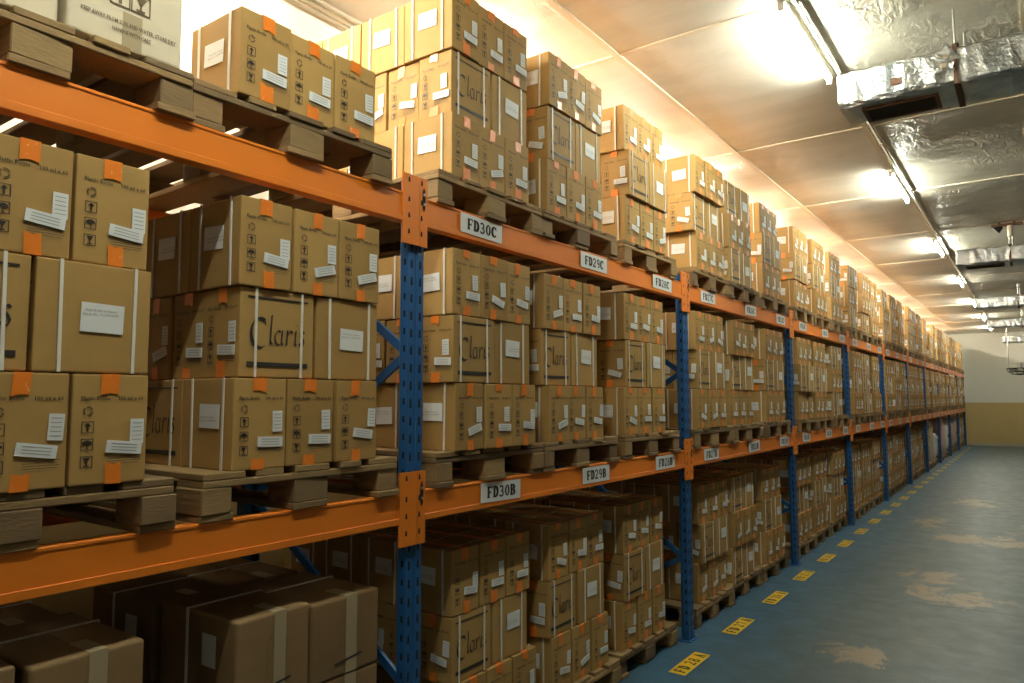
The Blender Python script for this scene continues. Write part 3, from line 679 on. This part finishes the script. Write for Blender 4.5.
def stack(b, s, l, y_c, z0, xf=-1.998, pat='EME', depth=4, y_left_shift=0.0, rows=None):
    z = z0; H = CH; k = 1.045 if l == 0 else 1.0
    for li, ty in enumerate(pat):
        dx = rnd.gauss(0, .008); dy = rnd.gauss(0, .012)
        layn = LAYN[li] if len(pat) > 1 else 'only'
        if ty == 'E':
            for d in range(depth):
                for c in range(3):
                    if not (d == 0 or c == 0 or (l == 0 and li == len(pat)-1 and b < 4)): continue
                    nm = ('left', 'centre', 'right')[c]
                    row = 'front' if d == 0 else ORD[d]
                    lab = '%s tan carton, %s row, %s layer, %s' % (nm, row, layn, where_txt(b, s, l).replace(' yellow sticker', ' sticker'))
                    put_carton((b, s, l, li, d, c), xf-CL_/2-.292*d+dx+rnd.gauss(0, .004), y_c+(c-1)*.199*k+dy+rnd.gauss(0, .0015), z, (0 if d == 0 or rnd.random() < .6 else math.pi), lab, 'kraft cartons stacked on pallets', b <= 2)
        else:
            for d in range(6 if depth == 4 else int(depth*1.5)):
                for c in range(2):
                    if not (d == 0 or c == 0 or (l == 0 and li == len(pat)-1 and b < 4)): continue
                    nm = ('left logo-faced', 'right plain-faced')[c]
                    row = 'front' if d == 0 else ORD[d]
                    lab = '%s tan carton, %s row, %s layer, %s' % (nm, row, layn, where_txt(b, s, l).replace(' yellow sticker', ' sticker'))
                    put_carton((b, s, l, li, d, c), xf-CW/2-.199*d+dx+rnd.gauss(0, .003), y_c+(c-.5)*.294*k+dy+rnd.gauss(0, .002), z, (-math.pi/2 if c == 0 else math.pi/2), lab, 'kraft cartons stacked on pallets', b <= 2)
        z += H
def pallet(b, s, l, y_c, z, rz=0.0, xf=-1.985):
    det = b <= 1; v = rnd.randrange(4)
    if det: o = copy_tree(PP[v])
    else: o = bpy.data.objects.new('wooden_pallet', PF[v]); COL.objects.link(o)
    o.location = (xf, y_c, z); o.rotation_euler = (0, 0, rz); o.name = 'wooden_pallet'
    wt = where_txt(b, s, l).replace('pallet ', '', 1)
    if b < 0: lab = 'worn wooden %s' % where_txt(b, s, l)
    elif l == 0: lab = 'worn wooden ' + where_txt(b, s, l)
    else: lab = 'worn wooden ' + where_txt(b, s, l) + ' under stacked cartons'
    tag(o, lab, 'pallet', 'wooden pallets in the racking')
# near bay, b = -1
pallet(-1, 2, 1, 1.615, ZB); stack(-1, 2, 1, 1.625, ZB+PALL)
pallet(-1, 1, 1, .725, ZB, R(-1.2)); stack(-1, 1, 1, .742, ZB+PALL)
pallet(-1, 2, 2, 1.555, ZC, R(-2.0)); stack(-1, 2, 2, 1.592, ZC+PALL, pat='E', depth=1, xf=-1.99)
pallet(-1, 1, 2, .745, ZC)
pallet(-1, 2, 0, 1.60, 0.0, 0, -2.0); pallet(-1, 1, 0, .72, 0.0, 0, -2.0)
BAYS = 10
SPECIAL = {(7, 0), (7, 1), (7, 2), (8, 0), (8, 1), (8, 2), (6, 1), (6, 2), (9, 0)}
for b in range(BAYS):
    for s in range(3):
        for l in range(3):
            yb = Y0+BAY*b; jy = rnd.uniform(-.03, .03); xf = -2.0+rnd.uniform(-.015, .015)
            yp, ys = yb+SLOT_P[s]+jy*.5, yb+SLOT_S[s]+jy
            xp = -1.985
            if l == 0: xp = -2.07+rnd.uniform(-.015, .02); xf -= .09; ys = yb+(.675, 1.44, 2.27)[s]+jy; yp = yb+(.62, 1.43, 2.27)[s]+jy*.5
            pallet(b, s, l, yp, ZL[l], R(rnd.uniform(-1, 1)), xp)
            if l == 0 and (b, s) in SPECIAL: continue
            pat = PAT.get((b, s, l), 'EME')
            if b >= 3 and (b, s, l) not in PAT and rnd.random() < .35: pat = rnd.choice(('MEM', 'MEE', 'EEM', 'EME'))
            if l == 2 and b >= 5 and rnd.random() < .2: pat = pat[:2] if rnd.random() < .3 else pat
            stack(b, s, l, ys, ZL[l]+PALL, xf, pat, depth=4 if b < 6 else 2)
if stuff.v:
    o = stuff.build('cartons'); tag(o, 'remaining tan cartons stacked deep in the rows and far down the racking', 'cartons', 'kraft cartons stacked on pallets', 'stuff')

# big cartons in the near bay
def big_carton(name, x1, y0, y1, z0, z1, dep, m, label, kind, rz=0.0):
    r = empty(name, (x1, (y0+y1)/2, z0), rz); W, H = y1-y0, z1-z0
    mb = MB(); bm = bmesh.new(); bmesh.ops.create_cube(bm, size=1.0); bmesh.ops.scale(bm, vec=(dep, W, H), verts=bm.verts); bmesh.ops.translate(bm, vec=(-dep/2, 0, H/2), verts=bm.verts)
    bmesh.ops.bevel(bm, geom=list(bm.edges), offset=.010, segments=3, affect='EDGES', profile=.5); bm.verts.index_update()
    mb.v = [tuple(v.co) for v in bm.verts]; i = mb.mi(m)
    for f in bm.faces: mb.f.append(tuple(v.index for v in f.verts)); mb.m.append(i)
    bm.free(); o, u, v, nn = (0, -W/2, 0), (0, 1, 0), (0, 0, 1), (1, 0, 0)
    if kind == 'brown':
        q = line([(W*.40, H*.30), (W*.40, H*.62), (W*.46, H*.76)], .002)+line([(W*.66, H*.22), (W*.66, H*.66), (W*.60, H*.76)], .002)
        mb.sheet(q, o, u, v, nn, 'ink_soft', .0006); mb.sheet(line([(W*.33, H*.17), (W*.72, H*.22)], .008), o, u, v, nn, 'ink', .0034)
        mb.box((-dep+.02, -.0015, H-.001), (-.02, .0015, H+.0008), 'ink_soft')
    else:
        q = icon('arrow', W*.42, H*.34, .055)+icon('glass', W*.60, H*.34, .055)+fit('KEEP AWAY FROM SUN AND WATER, STORE DRY', .10*W, .93*W, .155*H, .012)+fit('HANDLE WITH CARE', .36*W, .70*W, .10*H, .012)
        mb.sheet(q, o, u, v, nn, 'ink_soft', .0022)
    mb.build('body', r)
    if kind == 'brown':
        mb = MB(); mb.box((-.0002, -W*.01, H*.02), (.0024, W*.15, H-.002), 'tape_clear'); mb.box((-.12, -W*.01, H-.002), (.0024, W*.15, H+.0016), 'tape_clear'); mb.build('tape', r)
        mb = MB()
        x = -dep*.62
        mb.box((x-.006, -W/2-.003, 0), (x+.006, -W/2+.0005, H+.001), 'strap'); mb.box((x-.006, -W/2-.003, H), (x+.006, W/2+.003, H+.003), 'strap'); mb.box((x-.006, W/2-.0005, 0), (x+.006, W/2+.003, H+.001), 'strap'); mb.build('strap', r)
        mb = MB(); mb.box((-dep*.42, -W/2-.002, H*.42), (-dep*.42+.075, -W/2, H*.78), 'paper'); mb.build('label', r)
    else:
        mb = MB(); mb.box((-.0002, -W*.05, 0), (.0015, W*.12, H*.25), 'tape_clear'); mb.build('tape', r)
    tag(r, label, 'carton', 'large cartons in the nearest bay'); return r
G = (('A', 1.668, 1.985, -2.045), ('B', 1.372, 1.650, -2.03), ('C', .80, 1.085, -2.03), ('D', .47, .775, -2.04))
names = {'A': 'right column next to the nearest upright', 'B': 'second column left of the nearest upright', 'C': 'column at the lower left corner', 'D': 'leftmost column at the frame edge'}
for nm, ya, yb, x1 in G:
    tops = {'A': .965, 'B': .985, 'C': 1.015, 'D': 1.03}[nm]; h = (tops-PALL)/3
    for li in range(3):
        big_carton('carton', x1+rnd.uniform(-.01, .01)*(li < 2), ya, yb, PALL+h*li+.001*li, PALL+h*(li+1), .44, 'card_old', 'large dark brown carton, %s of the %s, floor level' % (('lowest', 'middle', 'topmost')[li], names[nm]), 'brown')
    for li in range(3):
        dz = -.02 if nm in 'BC' else .0
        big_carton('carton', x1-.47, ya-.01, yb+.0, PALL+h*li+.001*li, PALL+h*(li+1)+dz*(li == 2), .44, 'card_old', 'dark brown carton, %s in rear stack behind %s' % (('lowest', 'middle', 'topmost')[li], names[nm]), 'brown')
big_carton('carton', -2.0, .80, 1.115, ZC+PALL, 3.06, .5, 'card_cream', 'large cream carton with handling symbols at the top left corner', 'cream')
big_carton('carton', -2.01, .47, .785, ZC+PALL, 3.05, .5, 'card_cream', 'large cream carton cut by the left frame edge on the top level', 'cream')

# bundles on the floor level at the far end
def bale(b, s, m, label, cat, hh, seed, wd=.66):
    r = random.Random(seed); bm = bmesh.new(); bmesh.ops.create_cube(bm, size=1.0); bmesh.ops.subdivide_edges(bm, edges=bm.edges[:], cuts=5, use_grid_fill=True)
    for v in bm.verts:
        k = 1-.06*abs(v.co.z*2)**4; v.co.x *= k; v.co.y *= k
        v.co.x = v.co.x*1.05+r.gauss(0, .008); v.co.y = v.co.y*wd+r.gauss(0, .01); v.co.z = (v.co.z+.5)*hh+(r.gauss(0, .012) if v.co.z > -.49 else 0)
    me = bpy.data.meshes.new(cat); bm.to_mesh(me); bm.free(); me.materials.append(M[m])
    for p in me.polygons: p.use_smooth = True
    o = bpy.data.objects.new(cat.replace(' ', '_'), me); COL.objects.link(o); o.location = (-2.60, Y0+BAY*b+SLOT_P[s], PALL+.002); tag(o, label, cat, 'wrapped goods at the far floor level')
bale(6, 1, 'wrap', 'tall brown film-wrapped bale between the seventh and eighth uprights', 'wrapped bale', .95, 1)
bale(6, 2, 'sack_w', 'whitish bundle beside the tall brown bale, before the eighth upright', 'bundle', .62, 2)
bale(7, 0, 'wrap', 'low brown bale just beyond the eighth upright', 'wrapped bale', .5, 3)
bale(7, 1, 'sack_p', 'pinkish bulging bundle midway between the eighth and ninth uprights', 'bundle', .95, 4)
bale(7, 2, 'sack_w', 'pale bundle just before the ninth upright', 'bundle', .8, 5)
bale(8, 0, 'sack_w', 'pale bundle just beyond the ninth upright', 'bundle', .85, 6)
bale(8, 1, 'sack_p', 'pinkish bundle midway between the ninth and tenth uprights', 'bundle', .8, 7)
bale(8, 2, 'wrap', 'brown film-wrapped bale just before the tenth upright', 'wrapped bale', .9, 8)
bale(9, 0, 'sack_w', 'pale bundle just beyond the tenth upright', 'bundle', .9, 9)

for r in PROTO+PP: drop(r)
for o in list(S.objects):
    if '_key' in o and INDIV is not None: del o['_key']
